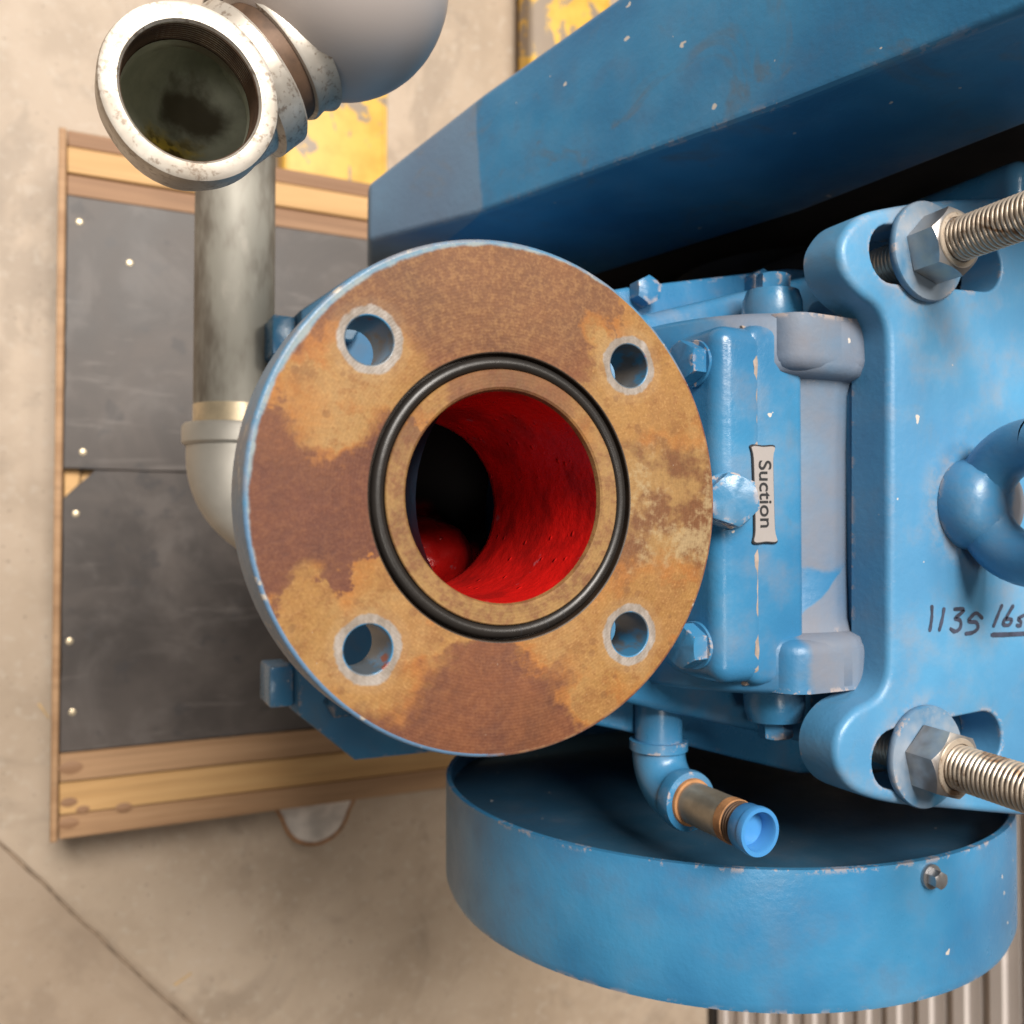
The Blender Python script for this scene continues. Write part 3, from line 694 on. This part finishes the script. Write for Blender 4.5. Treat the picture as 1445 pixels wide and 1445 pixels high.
me = bpy.data.meshes.new_from_object(to.evaluated_get(bpy.context.evaluated_depsgraph_get())); bpy.data.objects.remove(to); me.materials.clear()
link(me, 'lettering', M['ink'], lab, lm @ Matrix.Translation((0, 0, .0006)) @ Matrix.Rotation(R(-90), 4, 'Z'), smooth=False)
# ---- drain fitting
D = Vector((.1665, -.1645, -.140))
dr = finish(tube_bm([(D.x, -.10, D.z), (D.x, -.1375, D.z)], .0140, 32), 'drain_pipe', M['blue'], pump)
path = [Vector((D.x, -.139, D.z))] + bend((D.x, D.y + .022, D.z), (0, -1, 0), (0, 0, 1), .022) ; path.append(path[-1] + Vector((0, 0, .004)))
rr = [.0162] + [.0156] * (len(path) - 2) + [.0150]
finish(tube_bm(path, rr, 32), 'elbow', M['blue'], dr)
finish(tube_bm([(D.x, -.136, D.z), (D.x, -.1415, D.z)], .0172, 32), 'elbow_band', M['blue'], dr)
top = path[-1]; N = lambda h: (top.x, top.y, top.z + h)
lathe('elbow_band', [(.0130, .0055), (.0166, .0048), (.0172, .002), (.0166, -.004)], M['blue'], dr, Matrix.Translation(top), 40)
lathe('rust_ring', [(.0114, .0078), (.0130, .0074), (.0134, .0056), (.0114, .0055)], M['rust'], dr, Matrix.Translation(top), 40)
lathe('nipple', [(.0116, .004), (.0116, .042), (.0111, .0425)], M['bare'], dr, Matrix.Translation(top), 40)
lathe('rust_ring', [(.0114, .0385), (.0119, .0388), (.0119, .044), (.0112, .0442)], M['rust'], dr, Matrix.Translation(top), 40)
finish(thread_bm(.0114, .0018, .0075, .0009, 40, 6), 'pipe_thread', M['rustthread'], dr, Matrix.Translation(N(.044)), ang=80)
lathe('thread_cap', [(.0112, .050), (.0117, .0502), (.0121, .051), (.0121, .0575), (.0126, .058), (.0126, .0605), (.0122, .0615), (.0102, .0615), (.0094, .060), (.0088, .0525), (.0, .0520)], M['cap'], dr, Matrix.Translation(top), 48)
# ---- round drum guard lying on its side, axis along y
DC = Vector((.287, 0, -.242)); DR = .200; Y1, Y2 = -.192, -.2705
prof = [(DR - .0035, 0), (DR, .0), (DR + .0002, .01), (DR, -(Y2 - Y1) - .008), (DR - .0025, -(Y2 - Y1) - .002), (DR - .010, -(Y2 - Y1)), (.04, -(Y2 - Y1)), (.04, -(Y2 - Y1) - .003), (DR - .0035, -(Y2 - Y1) - .004)]
drum = lathe('drum_guard', prof, M['blue_smooth'], pump, frame((DC.x, Y1, DC.z), (0, -1, 0)), 160, closed=True, wob=.0025)
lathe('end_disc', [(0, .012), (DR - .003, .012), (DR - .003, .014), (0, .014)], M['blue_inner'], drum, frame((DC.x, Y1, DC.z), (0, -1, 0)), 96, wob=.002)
def on_drum(px, py):
    r = VIEW + RIGHT * ((px - CPX) / FPX) + UP * ((CPX - py) / FPX); o_ = CAM - DC
    a_ = r.x ** 2 + r.z ** 2; b_ = o_.x * r.x + o_.z * r.z; c_ = o_.x ** 2 + o_.z ** 2 - DR ** 2
    p = CAM + r * ((-b_ - math.sqrt(max(0, b_ * b_ - a_ * c_))) / a_); n = Vector((p.x - DC.x, 0, p.z - DC.z)).normalized(); return p, n
p, n = on_drum(1312, 1236)
finish(hexhead_bm(.0085, .006, .0068), 'bolt', M['nut'], drum, frame(p, n))
lathe('clip', [(0, .003), (.006, .003), (.006, 0)], M['label'], drum, frame((.108, Y1 - .0115, -.172), (0, 1, 0)) @ Matrix.Diagonal((1.2, .7, 1, 1)), 8)
# ---- belt guard: tall narrow box behind, leaning to the right
G1 = .22
fr = [at(519, 342, y=G1), at(672, 303, y=G1), at(1100, 150, y=G1), at(1445, 15, y=G1)]
fr.append(fr[-1] + (fr[-1] - fr[-2]) * .8)
lo = [at(1445, 178, y=G1), at(1130, 300, y=G1), at(845, 388, y=G1)]
prof = [(v.x, v.z) for v in fr] + [(.40, fr[-1].z + .02), (lo[0].x + .01, fr[-1].z - .02)] + [(v.x, v.z) for v in lo] + [(.24, -.47), (.085, -.47)]
bk = [at(521, 262, z=fr[0].z), at(685, 131, z=fr[1].z)]
def back_y(i): return .268 if i == 0 else (.345 if 2 <= i <= 6 else bk[1].y if i == 1 else .330 if i < len(prof) - 1 else .268)
bm = bmesh.new(); A = [bm.verts.new((x, G1, z)) for x, z in prof]; B = [bm.verts.new((x + (.006 if i == 1 else 0), back_y(i), z)) for i, (x, z) in enumerate(prof)]
for i in range(len(A)): j = (i + 1) % len(A); bm.faces.new((A[i], A[j], B[j], B[i]))
bm.faces.new(A); bm.faces.new(B[::-1]); bmesh.ops.recalc_face_normals(bm, faces=bm.faces)
bmesh.ops.triangulate(bm, faces=[f for f in bm.faces if len(f.verts) > 4])
bm.normal_update(); es = [e for e in bm.edges if len(e.link_faces) == 2 and e.calc_face_angle(0) > R(35)]
bmesh.ops.bevel(bm, geom=es, offset=.005, segments=3, profile=.5, affect='EDGES', clamp_overlap=True)
guard = finish(bm, 'belt_guard', M['blue_guard'], pump, ang=30)
# drive pulley, motor and base frame; black backing stands in for the gap's shade
lathe('drive_pulley', [(0, 0), (.10, 0), (.10, .01), (.09, .02), (.10, .03), (.09, .04), (.10, .05), (0, .05)], M['black'], pump, frame((.42, .160, -.30), (0, 1, 0)), 64)
lathe('motor', [(0, -.2), (.12, -.2), (.17, -.18), (.19, -.15), (.19, .20), (.17, .23), (0, .23)], M['black'], pump, frame((.52, 0, -.66), (0, 1, 0)), 64)
box('gap_shade_sheet', (.24, .232, -.75), (.80, .240, .06), M['black'], pump, .002)  # black sheet added where the gap lies in shade
box('base_frame', (.30, -.20, -1.075), (.84, .24, -.80), M['blue_dark'], pump, .01)
box('bracket', (.22, -.12, -.80), (.40, .16, -.386), M['black'], pump, .01)
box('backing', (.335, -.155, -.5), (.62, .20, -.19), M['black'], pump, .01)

# ================================================================== GALVANISED PIPING
pipe = thing('galvanised_pipe_assembly', (-.036, .1, -.46), 'galvanised pipe with an open upturned elbow and a round silver vessel', 'pipework')
PX, PZ = -.0368, -.42
lp = finish(tube_bm([(PX, .078, PZ), (PX, .33, PZ)] + bend((PX, .33, PZ), (0, 1, 0), (0, 0, 1), .045) + [(PX, .375, -.25)], .0303, 40), 'pipe', M['galvpipe'], pipe)
lathe('coupling', [(.030, -.018), (.037, -.018), (.0385, -.014), (.0385, .014), (.037, .018), (.030, .018)], M['black'], lp, frame((PX, .325, PZ), (0, 1, 0)), 40)
lathe('bare_thread', [(.0302, -.006), (.0305, -.006), (.0305, .009), (.0302, .009)], M['wood_b'] if False else M['nail'], lp, frame((PX, .076, PZ), (0, 1, 0)), 40, closed=True)
pth = [Vector((PX, .066, PZ)), Vector((PX, .055, PZ))] + bend((PX, .045, PZ), (0, -1, 0), (1, 0, 0), .050, 16) + [Vector((PX + .10, -.005, PZ))]
el = finish(tube_bm(pth, .0352, 40), 'lower_elbow', M['fitting'], pipe)
lathe('elbow_band', [(.030, .011), (.0372, .0105), (.0385, .008), (.0385, -.004), (.036, -.006)], M['fitting'], el, frame((PX, .0595, PZ), (0, 1, 0)), 48)
# open upturned elbow
OC = Vector((-.1028, .1755, -.100)); tilt = Vector((.02, -.12, 1)).normalized(); hd = Vector((.72, .69, 0)); hd = (hd - tilt * hd.dot(tilt)).normalized()
RO, RI = .0372, .0285
om = frame(OC, tilt)
oe = lathe('open_elbow', [(RI, -.024), (RI, -.0012), (RI + .001, 0), (RO - .0025, 0), (RO - .0006, -.0008), (RO, -.003), (RO, -.017), (RO - .003, -.021), (RO - .0035, -.026)], M['galv'], pipe, om, 72, wob=.01)
c0 = OC - tilt * .022
body = [c0] + bend(c0 - tilt * .004, -tilt, hd, .036, 14); body.append(body[-1] + hd * .012)
finish(tube_bm(body, RO - .0038, 48, False), 'elbow_body', M['galv'], oe)
finish(tube_bm([c0 + tilt * .002] + body[1:] , [RI - .0006] * 3 + [RI + .001] * (len(body) - 3), 48, 'end'), 'elbow_inside', M['elbow_in'], oe)
finish(thread_bm(RI + .0005, .0022, .020, .0010, 64, 6), 'inner_thread', M['rustthread'], oe, frame(OC - tilt * .0215, tilt), ang=80)
# remove the caps of the inner thread so that the elbow stays open
im = bpy.data.objects['inner_thread'].data; bm = bmesh.new(); bm.from_mesh(im); bmesh.ops.delete(bm, geom=[f for f in bm.faces if len(f.verts) > 4], context='FACES'); bm.to_mesh(im); bm.free()
e1 = body[-1]
lathe('elbow_band', [(RO - .004, -.012), (RO, -.010), (RO, .004), (RO - .002, .006), (RI, .006)], M['galv'], oe, frame(e1, hd), 56)
nip = lathe('rusty_nipple', [(.0300, .004), (.0306, .007), (.0300, .010), (.0306, .013), (.0300, .016), (.0306, .0175), (.0300, .022)], M['rustthread'], pipe, frame(e1, hd), 48)
VC = Vector(at(474, -30, z=-.150)); VR = .0590
prof = [(VR * math.sin(PI * k / 28), VR * math.cos(PI * k / 28) * .97) for k in range(29)]; prof[0] = (0, prof[0][1]); prof[-1] = (0, prof[-1][1])
ves = lathe('silver_vessel', [(max(0, r), z) for r, z in prof], M['vessel'], pipe, Matrix.Translation(VC), 72, ang=80)
lathe('inlet_boss', [(.0300, .016), (.0320, .0165), (.0328, .018), (.0320, .023), (.0325, .026), (.035, .030)], M['galv'], ves, frame(e1, hd), 56)

# ================================================================== LITTER ON THE FLOOR
for px, py, ln, an, lab_ in ((258, 1381, .03, 28, 'pale wood splinter lying on bare floor right of the floor joint'), (62, 1003, .028, -58, 'thin pale straw lying against the left edge of the pallet')):
    p = at(px, py, z=FLOOR)
    bm = box_bm(-ln / 2, -.0018, 0, ln / 2, .0018, .002, .0006, 1)
    for v in bm.verts: v.co.y *= 1 - .5 * (v.co.x / ln + .5)
    tag(finish(bm, 'wood_splinter', M['splinter'], None, Matrix.Translation((p.x, p.y, FLOOR + .001)) @ Matrix.Rotation(R(an), 4, 'Z')), lab_, 'splinter')
